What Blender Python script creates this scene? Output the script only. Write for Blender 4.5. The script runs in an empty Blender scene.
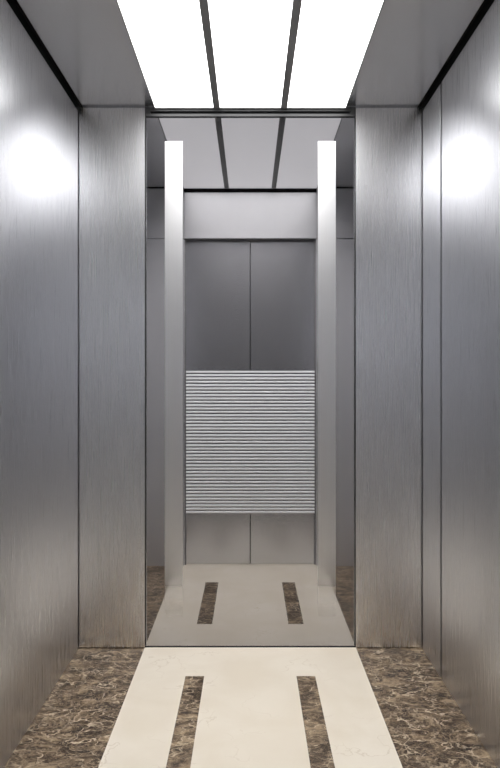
import bpy, bmesh, math, random
from mathutils import Vector
random.seed(4)
C = bpy.context.scene.collection
sc = bpy.context.scene

# ---------------------------------------------------------------- measures (metres)
D   = 3.30                 # eye to the mirrored back wall
K   = D / 740.0            # one unit of the survey grid on the back wall
EYE = 272.2 * K              # eye height
HW  = 171.5 * K            # half width of the car
ZC  = EYE + 269.8 * K      # steel ceiling
ZL  = EYE + 267 * K        # underside of the light tray
Y0  = -0.45                # near end of the car
YB  = D                    # back wall
YR  = 1.431 * D           # door wall, copied behind the see-through mirror sheet
MW  = 105 * K              # half width of the mirror
def h(px):                 # height above floor on the back wall
    return EYE + (376 - px) * K
def hr(px):                # height on the door wall
    return EYE + (376 - px) * K * 1.431

P_NEAR, P_FAR = 9, 38     # watts
# ---------------------------------------------------------------- materials
def new_mat(name):
    m = bpy.data.materials.new(name); m.use_nodes = True
    nt = m.node_tree
    return m, nt, nt.nodes['Principled BSDF'], nt.nodes, nt.links

def steel(name, col, rough, grain='Z', aniso=0.0, streak=0.06, bump=0.02, tan=2):
    m, nt, b, N, L = new_mat(name)
    b.inputs['Metallic'].default_value = 1.0
    tc = N.new('ShaderNodeTexCoord'); mp = N.new('ShaderNodeMapping')
    L.new(tc.outputs['Object'], mp.inputs['Vector'])
    mp.inputs['Scale'].default_value = {'Z': (420, 420, 5), 'Y': (420, 5, 420), 'X': (5, 420, 420)}[grain]
    n = N.new('ShaderNodeTexNoise'); n.inputs['Scale'].default_value = 1.0
    n.inputs['Detail'].default_value = 4.0; n.inputs['Roughness'].default_value = 0.7
    L.new(mp.outputs['Vector'], n.inputs['Vector'])
    cr = N.new('ShaderNodeMapRange')
    cr.inputs['To Min'].default_value = 1 - streak * 1.6; cr.inputs['To Max'].default_value = 1 + streak * 1.6
    L.new(n.outputs['Fac'], cr.inputs['Value'])
    mx = N.new('ShaderNodeMix'); mx.data_type = 'RGBA'; mx.blend_type = 'MULTIPLY'
    mx.inputs['Factor'].default_value = 1.0
    mx.inputs['A'].default_value = (*col, 1)
    L.new(cr.outputs['Result'], mx.inputs['B'])
    L.new(mx.outputs['Result'], b.inputs['Base Color'])
    rr = N.new('ShaderNodeMapRange')
    rr.inputs['To Min'].default_value = rough * 0.88; rr.inputs['To Max'].default_value = rough * 1.12
    L.new(n.outputs['Fac'], rr.inputs['Value']); L.new(rr.outputs['Result'], b.inputs['Roughness'])
    if bump:
        bp = N.new('ShaderNodeBump'); bp.inputs['Strength'].default_value = bump; bp.inputs['Distance'].default_value = 0.002
        L.new(n.outputs['Fac'], bp.inputs['Height']); L.new(bp.outputs['Normal'], b.inputs['Normal'])
    if aniso:
        b.inputs['Anisotropic'].default_value = aniso
        t = N.new('ShaderNodeCombineXYZ'); t.inputs[tan].default_value = 1.0
        L.new(t.outputs['Vector'], b.inputs['Tangent'])
    return m

def plain(name, col, rough=0.6, metal=0.0):
    m, nt, b, N, L = new_mat(name)
    b.inputs['Base Color'].default_value = (*col, 1)
    b.inputs['Roughness'].default_value = rough; b.inputs['Metallic'].default_value = metal
    return m

def emissive(name, col, strength):
    m, nt, b, N, L = new_mat(name)
    b.inputs['Base Color'].default_value = (0.8, 0.8, 0.8, 1)
    b.inputs['Emission Color'].default_value = (*col, 1)
    b.inputs['Emission Strength'].default_value = strength
    b.inputs['Roughness'].default_value = 0.5
    return m

def brown_marble(name):
    m, nt, b, N, L = new_mat(name)
    tc = N.new('ShaderNodeTexCoord'); mp = N.new('ShaderNodeMapping')
    L.new(tc.outputs['Object'], mp.inputs['Vector'])
    mp.inputs['Scale'].default_value = (1.0, 1.25, 1.0)
    mp.inputs['Rotation'].default_value = (0, 0, 0.25)
    w = N.new('ShaderNodeTexNoise'); w.inputs['Scale'].default_value = 9; w.inputs['Detail'].default_value = 6
    L.new(mp.outputs['Vector'], w.inputs['Vector'])
    ad = N.new('ShaderNodeMix'); ad.data_type = 'RGBA'; ad.blend_type = 'ADD'; ad.inputs['Factor'].default_value = 0.22
    L.new(mp.outputs['Vector'], ad.inputs['A']); L.new(w.outputs['Color'], ad.inputs['B'])
    # cloudy ground of the stone
    g = N.new('ShaderNodeTexNoise'); g.inputs['Scale'].default_value = 13; g.inputs['Detail'].default_value = 9; g.inputs['Roughness'].default_value = 0.68
    L.new(ad.outputs['Result'], g.inputs['Vector'])
    r = N.new('ShaderNodeValToRGB'); e = r.color_ramp.elements
    e[0].position = 0.36; e[0].color = (0.020, 0.011, 0.007, 1)
    e[1].position = 0.68; e[1].color = (0.42, 0.31, 0.19, 1)
    q = r.color_ramp.elements.new(0.50); q.color = (0.092, 0.060, 0.038, 1)
    L.new(g.outputs['Fac'], r.inputs['Fac'])
    col = r.outputs['Color']
    for s, wd, amt, c in ((12, 0.04, 0.85, (0.74, 0.60, 0.42, 1)), (31, 0.07, 0.55, (0.62, 0.47, 0.31, 1)), (75, 0.12, 0.35, (0.50, 0.40, 0.26, 1))):
        v = N.new('ShaderNodeTexVoronoi'); v.feature = 'DISTANCE_TO_EDGE'; v.inputs['Scale'].default_value = s
        L.new(ad.outputs['Result'], v.inputs['Vector'])
        mr = N.new('ShaderNodeMapRange'); mr.inputs['From Min'].default_value = 0; mr.inputs['From Max'].default_value = wd
        mr.inputs['To Min'].default_value = amt; mr.inputs['To Max'].default_value = 0
        L.new(v.outputs['Distance'], mr.inputs['Value'])
        nn = N.new('ShaderNodeTexNoise'); nn.inputs['Scale'].default_value = s * 0.8; nn.inputs['Detail'].default_value = 3
        L.new(mp.outputs['Vector'], nn.inputs['Vector'])
        nr = N.new('ShaderNodeMapRange'); nr.inputs['From Min'].default_value = 0.38; nr.inputs['From Max'].default_value = 0.56
        L.new(nn.outputs['Fac'], nr.inputs['Value'])
        mu = N.new('ShaderNodeMath'); mu.operation = 'MULTIPLY'
        L.new(mr.outputs['Result'], mu.inputs[0]); L.new(nr.outputs['Result'], mu.inputs[1])
        mx = N.new('ShaderNodeMix'); mx.data_type = 'RGBA'
        L.new(mu.outputs['Value'], mx.inputs['Factor']); L.new(col, mx.inputs['A']); mx.inputs['B'].default_value = c
        col = mx.outputs['Result']
    L.new(col, b.inputs['Base Color'])
    b.inputs['Roughness'].default_value = 0.32; b.inputs['Specular IOR Level'].default_value = 0.3
    return m

def cream_marble(name):
    m, nt, b, N, L = new_mat(name)
    tc = N.new('ShaderNodeTexCoord')
    n = N.new('ShaderNodeTexNoise'); n.inputs['Scale'].default_value = 3.5; n.inputs['Detail'].default_value = 7; n.inputs['Distortion'].default_value = 0.6
    L.new(tc.outputs['Object'], n.inputs['Vector'])
    r = N.new('ShaderNodeValToRGB'); e = r.color_ramp.elements
    e[0].position = 0.35; e[0].color = (0.80, 0.715, 0.58, 1)
    e[1].position = 0.68; e[1].color = (0.86, 0.785, 0.66, 1)
    L.new(n.outputs['Fac'], r.inputs['Fac'])
    # a few faint diagonal veins
    w = N.new('ShaderNodeTexNoise'); w.inputs['Scale'].default_value = 6; w.inputs['Detail'].default_value = 5
    L.new(tc.outputs['Object'], w.inputs['Vector'])
    ad = N.new('ShaderNodeMix'); ad.data_type = 'RGBA'; ad.blend_type = 'ADD'; ad.inputs['Factor'].default_value = 0.35
    L.new(tc.outputs['Object'], ad.inputs['A']); L.new(w.outputs['Color'], ad.inputs['B'])
    v = N.new('ShaderNodeTexVoronoi'); v.feature = 'DISTANCE_TO_EDGE'; v.inputs['Scale'].default_value = 4.5
    L.new(ad.outputs['Result'], v.inputs['Vector'])
    mr = N.new('ShaderNodeMapRange'); mr.inputs['From Max'].default_value = 0.016
    mr.inputs['To Min'].default_value = 0.45; mr.inputs['To Max'].default_value = 0
    L.new(v.outputs['Distance'], mr.inputs['Value'])
    nr = N.new('ShaderNodeMapRange'); nr.inputs['From Min'].default_value = 0.5; nr.inputs['From Max'].default_value = 0.6
    L.new(n.outputs['Fac'], nr.inputs['Value'])
    mu = N.new('ShaderNodeMath'); mu.operation = 'MULTIPLY'
    L.new(mr.outputs['Result'], mu.inputs[0]); L.new(nr.outputs['Result'], mu.inputs[1])
    mx = N.new('ShaderNodeMix'); mx.data_type = 'RGBA'
    L.new(mu.outputs['Value'], mx.inputs['Factor']); L.new(r.outputs['Color'], mx.inputs['A']); mx.inputs['B'].default_value = (0.60, 0.50, 0.36, 1)
    L.new(mx.outputs['Result'], b.inputs['Base Color'])
    b.inputs['Roughness'].default_value = 0.35; b.inputs['Specular IOR Level'].default_value = 0.25
    return m

def tinted_glass(name, col):
    m = bpy.data.materials.new(name); m.use_nodes = True
    nt = m.node_tree; nt.nodes.clear()
    o = nt.nodes.new('ShaderNodeOutputMaterial'); t = nt.nodes.new('ShaderNodeBsdfTransparent')
    t.inputs['Color'].default_value = (*col, 1)
    nt.links.new(t.outputs['BSDF'], o.inputs['Surface'])
    return m

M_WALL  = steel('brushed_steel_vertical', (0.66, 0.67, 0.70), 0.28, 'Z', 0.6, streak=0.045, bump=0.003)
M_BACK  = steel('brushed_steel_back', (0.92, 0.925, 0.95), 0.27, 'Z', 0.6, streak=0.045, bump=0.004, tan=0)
M_CEIL  = steel('satin_steel_ceiling', (0.88, 0.885, 0.90), 0.24, 'Y', 0, streak=0.02, bump=0.0)
M_DOOR  = steel('brushed_steel_door', (0.76, 0.77, 0.80), 0.25, 'X', 0, streak=0.03)
M_DOOR.node_tree.nodes['Principled BSDF'].inputs['Metallic'].default_value = 0.8
M_JAMB  = steel('satin_steel_door_surround', (0.84, 0.84, 0.86), 0.38, 'Z', 0, streak=0.03, bump=0)
M_JAMB.node_tree.nodes['Principled BSDF'].inputs['Metallic'].default_value = 0.6
M_BAR   = steel('bright_satin_steel', (0.78, 0.78, 0.79), 0.36, 'Z', 0, streak=0.03)
M_LINE  = plain('bright_line_steel', (0.66, 0.66, 0.685), 0.6, 0.35)
def fade_out(m, z0, z1):
    # the satin etching of the bars thins out towards its lower end, down to the bare sheet
    nt = m.node_tree; N = nt.nodes; L = nt.links; b = N['Principled BSDF']
    tc = N.new('ShaderNodeTexCoord'); sp = N.new('ShaderNodeSeparateXYZ'); mr = N.new('ShaderNodeMapRange')
    mr.interpolation_type = 'SMOOTHSTEP'
    mr.inputs['From Min'].default_value = z0; mr.inputs['From Max'].default_value = z1
    L.new(tc.outputs['Object'], sp.inputs['Vector']); L.new(sp.outputs['Z'], mr.inputs['Value'])
    L.new(mr.outputs['Result'], b.inputs['Alpha'])
fade_out(M_BAR, h(612), h(540))
M_BLACK = plain('black_shadow_gap', (0.006, 0.006, 0.007), 0.8)
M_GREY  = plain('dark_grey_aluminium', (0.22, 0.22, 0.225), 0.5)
M_GREYF = plain('grey_aluminium_frame', (0.32, 0.32, 0.325), 0.5)
M_RAIL  = plain('dark_steel_rail', (0.05, 0.05, 0.052), 0.55)
M_LIGHT = emissive('opal_diffuser_lit', (1.0, 0.99, 0.985), 5.0)
M_LIGHT2= emissive('opal_diffuser_lit_far', (0.96, 0.965, 1.0), 1.25)  # dimmed copy of the lit diffuser, for the built mirror image
M_MARB  = brown_marble('brown_veined_marble')
M_CREAM = cream_marble('cream_marble')
M_TINT  = tinted_glass('grey_tinted_panel', (0.50, 0.495, 0.50))  # clear tint, no reflection: darkens the copied car behind like a mirror
M_GAPD  = plain('dark_seam', (0.012, 0.012, 0.013), 0.7)

# ---------------------------------------------------------------- mesh helpers
def bx(bm, x0, x1, y0, y1, z0, z1, org=(0, 0, 0)):
    vs = [bm.verts.new((x - org[0], y - org[1], z - org[2])) for x in (x0, x1) for y in (y0, y1) for z in (z0, z1)]
    for f in ((0, 1, 3, 2), (4, 6, 7, 5), (0, 4, 5, 1), (2, 3, 7, 6), (0, 2, 6, 4), (1, 5, 7, 3)):
        bm.faces.new([vs[i] for i in f])

def obj(name, boxes, mat, parent=None, org=(0, 0, 0), bevel=0.0):
    bm = bmesh.new()
    for b in boxes: bx(bm, *b, org=org)
    bmesh.ops.recalc_face_normals(bm, faces=bm.faces)
    if bevel:
        bmesh.ops.bevel(bm, geom=list(bm.edges), offset=bevel, segments=2, affect='EDGES', profile=0.5)
    me = bpy.data.meshes.new(name); bm.to_mesh(me); bm.free()
    me.materials.append(mat)
    o = bpy.data.objects.new(name, me); C.objects.link(o)
    if parent: o.parent = parent
    else: o.location = org
    return o

def tag(o, label=None, cat=None, group=None, kind=None):
    if label: o['label'] = label
    if cat: o['category'] = cat
    if group: o['group'] = group
    if kind: o['kind'] = kind
    return o

def thing(name, label, cat, loc, group=None):
    o = bpy.data.objects.new(name, None); C.objects.link(o); o.location = loc
    o.empty_display_size = 0.1
    return tag(o, label, cat, group)

# ---------------------------------------------------------------- the setting: shell of the car
T = 0.02
tag(obj('floor', [(-HW - 0.04, HW + 0.04, Y0, YR + 0.10, -0.06, 0.0)], M_MARB), 'brown veined marble floor on both sides of the cream strip', kind='structure')
tag(obj('ceiling', [(-HW + 0.017, HW - 0.017, Y0, YB - 0.001, ZC, ZC + 0.04),
                    (-HW + 0.017, HW - 0.017, YB + 0.001, YR - 0.012, ZC, ZC + 0.04)], M_CEIL), 'satin steel ceiling around the light panels', kind='structure')
tag(obj('wall_left',  [(-HW - 0.05, -HW - T, Y0, YR + 0.1, 0, ZC + 0.06)], M_BLACK), kind='structure')
tag(obj('wall_right', [(HW + T, HW + 0.05, Y0, YR + 0.1, 0, ZC + 0.06)], M_BLACK), kind='structure')
tag(obj('trim_1', [(-HW - T, HW + T, Y0, YR + 0.1, ZC + 0.045, ZC + 0.075)], M_BLACK), kind='structure')
tag(obj('wall_front', [(-HW - T, HW + T, Y0 - 0.03, Y0, 0, ZC + 0.04)], M_WALL), kind='structure')
tag(obj('wall_back', [(-HW - T, -MW, YB + T, YB + 0.045, 0, ZC), (MW, HW + T, YB + T, YB + 0.045, 0, ZC)], M_WALL), kind='structure')
tag(obj('wall_far', [(-HW - T, HW + T, YR + 0.072, YR + 0.10, 0, ZC + 0.04)], M_BLACK), kind='structure')

# ---------------------------------------------------------------- steel wall panels
ZT = ZC - 0.026            # top of the side panels, below the black shadow gap
G = 'brushed steel wall panels'
def panel(label, box, cat='wall panel', bev=0.0015, group=G, mat=M_WALL):
    x0, x1, y0, y1, z0, z1 = box
    o = obj('steel_panel', [box], mat, org=((x0 + x1) / 2, (y0 + y1) / 2, z0), bevel=bev)
    return tag(o, label, cat, group)
YS = 0.9 * D
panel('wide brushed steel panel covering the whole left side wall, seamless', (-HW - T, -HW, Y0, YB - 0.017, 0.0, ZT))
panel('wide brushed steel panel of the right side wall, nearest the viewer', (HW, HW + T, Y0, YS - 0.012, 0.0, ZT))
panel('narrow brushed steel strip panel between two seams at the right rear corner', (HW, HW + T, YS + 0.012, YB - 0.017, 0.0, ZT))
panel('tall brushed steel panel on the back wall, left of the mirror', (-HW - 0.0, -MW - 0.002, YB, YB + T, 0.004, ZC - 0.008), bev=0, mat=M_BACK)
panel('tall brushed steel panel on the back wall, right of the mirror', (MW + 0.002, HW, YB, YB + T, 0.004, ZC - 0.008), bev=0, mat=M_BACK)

for x0, x1, nm in ((-HW - T, -HW, 'left'), (HW, HW + T, 'right')):
    o = obj('steel_panel', [(x0, x1, YB + 0.046, YR, 0.0, ZT)], M_WALL, org=((x0 + x1) / 2, (YB + YR) / 2, 0), bevel=0.0015)
    tag(o, f'brushed steel panel of the {nm} side wall, inside the built mirror image', 'wall panel', G)

# ---------------------------------------------------------------- ceiling light (near) and its dimmer copy built as mirror image
def ceiling_light(name, label, y0, y1, mat, lip0, lip1):
    t = thing(name, label, 'ceiling light', (0, (y0 + y1) / 2, ZL), 'ceiling lights')
    org = (0, (y0 + y1) / 2, ZL)
    W = 94.7 * K; dv = 33.5 * K; dw = 3.2 * K
    obj('housing', [(-W, W, y0, y1, ZL + 0.010, ZC - 0.0005)], M_GREYF, t, org)
    e = [(-W - 0.004, -W, y0, y1, ZL, ZC - 0.0005), (W, W + 0.004, y0, y1, ZL, ZC - 0.0005)]
    if lip1: e.append((-W - 0.004, W + 0.004, y1, y1 + lip1, ZL, ZC - 0.0005))
    if lip0: e.append((-W - 0.004, W + 0.004, y0 - lip0, y0, ZL, ZC - 0.0005))
    obj('frame', e, M_GREYF, t, org)
    for s in (-1, 1):
        obj('divider_bar', [(s * dv - dw, s * dv + dw, y0, y1, ZL - 0.001, ZL + 0.010)], M_GREY, t, org)
    for a, b in ((-W, -dv - dw), (-dv + dw, dv - dw), (dv + dw, W)):
        d = obj('diffuser', [(a, b, y0, y1, ZL + 0.003, ZL + 0.0095)], mat, t, org)
    return t
ceiling_light('ceiling_light', 'bright white ceiling light of three long panels, directly overhead', 1.75, YB - 0.012, M_LIGHT, 0.012, 0.006)
ceiling_light('ceiling_light', 'dimmer grey copy of the three-panel ceiling light, in the built mirror image', 1.030 * D, YR - 0.018, M_LIGHT2, 0.02, 0.004)

# added fill lamps under the light trays; the limited beam hides the far one
def fill_lamp(name, y0, y1, power, spread=120):
    ld = bpy.data.lights.new(name, 'AREA'); ld.shape = 'RECTANGLE'; ld.size = 190 * K; ld.size_y = y1 - y0
    ld.energy = power; ld.spread = math.radians(spread); ld.color = (1.0, 0.995, 0.985)
    lo = bpy.data.objects.new(name, ld); C.objects.link(lo); lo.location = (0, (y0 + y1) / 2, ZL - 0.003)
fill_lamp('added_fill', 1.75, YB - 0.02, P_NEAR, 150)
fill_lamp('added_fill', 1.035 * D, YR - 0.03, P_FAR, 136)

# ---------------------------------------------------------------- see-through sheet standing in for the mirror, copied car behind it
mo = (0, YB, 0)
mir = thing('mirror_stand_in', 'tall see-through grey sheet standing in for the mirror on the back wall with satin bars and fine horizontal lines', 'mirror', mo)
obj('tinted_sheet', [(-MW + 0.001, MW - 0.001, YB, YB + 0.004, 0.001, h(116.3))], M_TINT, mir, mo)
obj('top_trim', [(-100 * K, 100 * K, YB + 0.016, YB + 0.022, h(115), h(108.5))], M_BLACK, mir, mo)
obj('top_rail', [(-MW + 0.001, MW - 0.001, YB + 0.0002, YB + 0.02, h(111.0), h(107.0)), (-100 * K, 100 * K, YB + 0.0002, YB + 0.022, h(116.3), h(113.8)),
    (-MW + 0.001, -100 * K, YB + 0.0002, YB + 0.02, h(116.3), h(111.0)), (100 * K, MW - 0.001, YB + 0.0002, YB + 0.02, h(116.3), h(111.0))], M_RAIL, mir, mo)
obj('bottom_edge', [(-MW + 0.001, MW - 0.001, YB - 0.001, YB + 0.006, 0.0, 0.0085)], M_GAPD, mir, mo)
obj('side_edge', [(-MW - 0.002, -MW + 0.0015, YB - 0.001, YB + T, 0.0, h(107.2)), (MW - 0.0015, MW + 0.002, YB - 0.001, YB + T, 0.0, h(107.2))], M_GAPD, mir, mo)
for s in (-1, 1):
    a, b = sorted((s * 67.6 * K, s * 85.4 * K))
    o = obj('satin_bar', [(a, b, YB - 0.0035, YB - 0.0005, h(616), h(141.4))], M_BAR, mir, mo, bevel=0.0008)
    o['label'] = 'bright satin vertical bar'
# 43 fine ridges, each with a sloping upper and lower face
bm = bmesh.new()
P = 3.34 * K; x = 64.2 * K
for i in range(43):
    z = h(371.9) - i * P; r = 0.0043
    prof = [(0, r), (-0.0008, r * 0.8), (-0.0015, -0.1 * r), (-0.0010, -r * 0.85), (0, -r)]
    L_ = [bm.verts.new((-x, py - 0.0005, z + pz)) for py, pz in prof]
    R_ = [bm.verts.new((x, py - 0.0005, z + pz)) for py, pz in prof]
    n = len(prof)
    for k in range(n):
        bm.faces.new((L_[k], L_[(k + 1) % n], R_[(k + 1) % n], R_[k]))
    bm.faces.new(L_[::-1]); bm.faces.new(R_)
bmesh.ops.recalc_face_normals(bm, faces=bm.faces)
me = bpy.data.meshes.new('horizontal_lines'); bm.to_mesh(me); bm.free(); me.materials.append(M_LINE)
o = bpy.data.objects.new('horizontal_lines', me); C.objects.link(o); o.parent = mir
o['label'] = 'block of fine bright horizontal lines'

# ---------------------------------------------------------------- cream marble with two brown inlays, near and copied behind the sheet
def cream(name, label, y0, y1, iy0, iy1):
    W = 105.5 * K; a, b = 41.7 * K, 58.6 * K
    org = (0, (y0 + y1) / 2, 0); z0, z1 = 0.0, 0.004
    t = thing(name, label, 'floor slab', org, 'cream marble floor slabs')
    bxs = []
    for (xa, xb) in ((-W, -b), (-a, a), (b, W)): bxs.append((xa, xb, y0, y1, z0, z1))
    for s in (-1, 1):
        xa, xb = sorted((s * a, s * b))
        bxs += [(xa, xb, y0, iy0, z0, z1), (xa, xb, iy1, y1, z0, z1)]
    obj('cream_slab', bxs, M_CREAM, t, org)
    for s in (-1, 1):
        xa, xb = sorted((s * a, s * b))
        o = obj('inlay_strip', [(xa, xb, iy0, iy1, z0, z1)], M_MARB, t, org)
        o['label'] = 'brown marble inlay strip'
cream('cream_marble_slab', 'bright cream marble strip down the middle of the near floor', Y0, YB - 0.001, 0.66 * D, 0.904 * D)
cream('cream_marble_slab', 'greyer cream marble strip in the built mirror image before the doors', YB + 0.006, YR + 0.045, 1.0935 * D, 1.315 * D)

# ---------------------------------------------------------------- door wall built behind the sheet as mirror image
OW = 66 * K * 1.431       # half width of the door opening
zh = hr(238.5)             # underside of the lintel
t0 = ZC - 0.030
for s, w in ((-1, 'left'), (1, 'right')):
    a, b = sorted((s * OW, s * HW))
    o = obj('steel_panel', [(a, b, YR, YR + 0.03, 0.0, zh - 0.002)], M_JAMB, org=((a + b) / 2, YR, 0), bevel=0.0015)
    tag(o, f'narrow steel panel {w} of the closed doors, seen behind the {w} satin bar', 'wall panel', 'steel panels beside the doors')
    o = obj('corner_panel', [(a, b, YR, YR + 0.03, zh + 0.002, ZC - 0.006)], M_JAMB, org=((a + b) / 2, YR, zh), bevel=0.0015)
    tag(o, f'small steel panel above the seam, {w} of the lintel, in the built mirror image', 'wall panel', 'steel corner panels beside the lintel')
o = obj('lintel', [(-OW + 0.001, OW - 0.001, YR - 0.003, YR + 0.03, zh, ZL - 0.020)], M_JAMB, org=(0, YR, zh), bevel=0.0015)
tag(o, 'wide pale steel lintel panel above the closed doors, in the built mirror image', 'lintel')
tag(obj('trim_2', [(-OW - 0.001, OW + 0.001, YR - 0.002, YR + 0.03, ZL - 0.0195, ZC - 0.004)], M_BLACK), kind='structure')
for i, s in ((1, -1), (2, 1)):
    a, b = sorted((s * 0.0022, s * (OW + 0.03)))
    o = obj(f'door_{i}', [(a, b, YR + 0.034, YR + 0.064, 0.006, zh + 0.04)], M_DOOR, org=((a + b) / 2, YR + 0.05, 0), bevel=0.0012)
    tag(o, f'closed steel lift door, {"left" if s < 0 else "right"} leaf, in the built mirror image', kind='structure')
tag(obj('shade_trim', [(-OW, OW, YR + 0.024, YR + 0.033, zh - 0.016, zh + 0.01), (-OW, -OW + 0.010, YR + 0.02, YR + 0.033, 0, zh), (OW - 0.010, OW, YR + 0.02, YR + 0.033, 0, zh)], M_GREY), kind='structure')  # dark strips standing in for shade under the lintel and beside the doors

# ---------------------------------------------------------------- world, camera
w = bpy.data.worlds.new('w'); sc.world = w; w.use_nodes = True
w.node_tree.nodes['Background'].inputs['Color'].default_value = (0.5, 0.5, 0.52, 1)
w.node_tree.nodes['Background'].inputs['Strength'].default_value = 0.3

cd = bpy.data.cameras.new('camera'); cam = bpy.data.objects.new('camera', cd); C.objects.link(cam)
cam.location = (-0.3 * K, 0, EYE); cam.rotation_euler = (math.radians(90), 0, 0)
cd.sensor_fit = 'VERTICAL'; cd.sensor_height = 36; cd.lens = 740 / 768 * 36
cd.shift_y = -8 / 768
cd.clip_start = 0.02
sc.camera = cam
sc.view_settings.view_transform = 'Standard'; sc.view_settings.look = 'None'
sc.view_settings.gamma = 1; sc.view_settings.use_curve_mapping = False
sc.view_settings.exposure = 0.0
sc.cycles.max_bounces = 16; sc.cycles.diffuse_bounces = 8; sc.cycles.glossy_bounces = 10; sc.cycles.transparent_max_bounces = 16
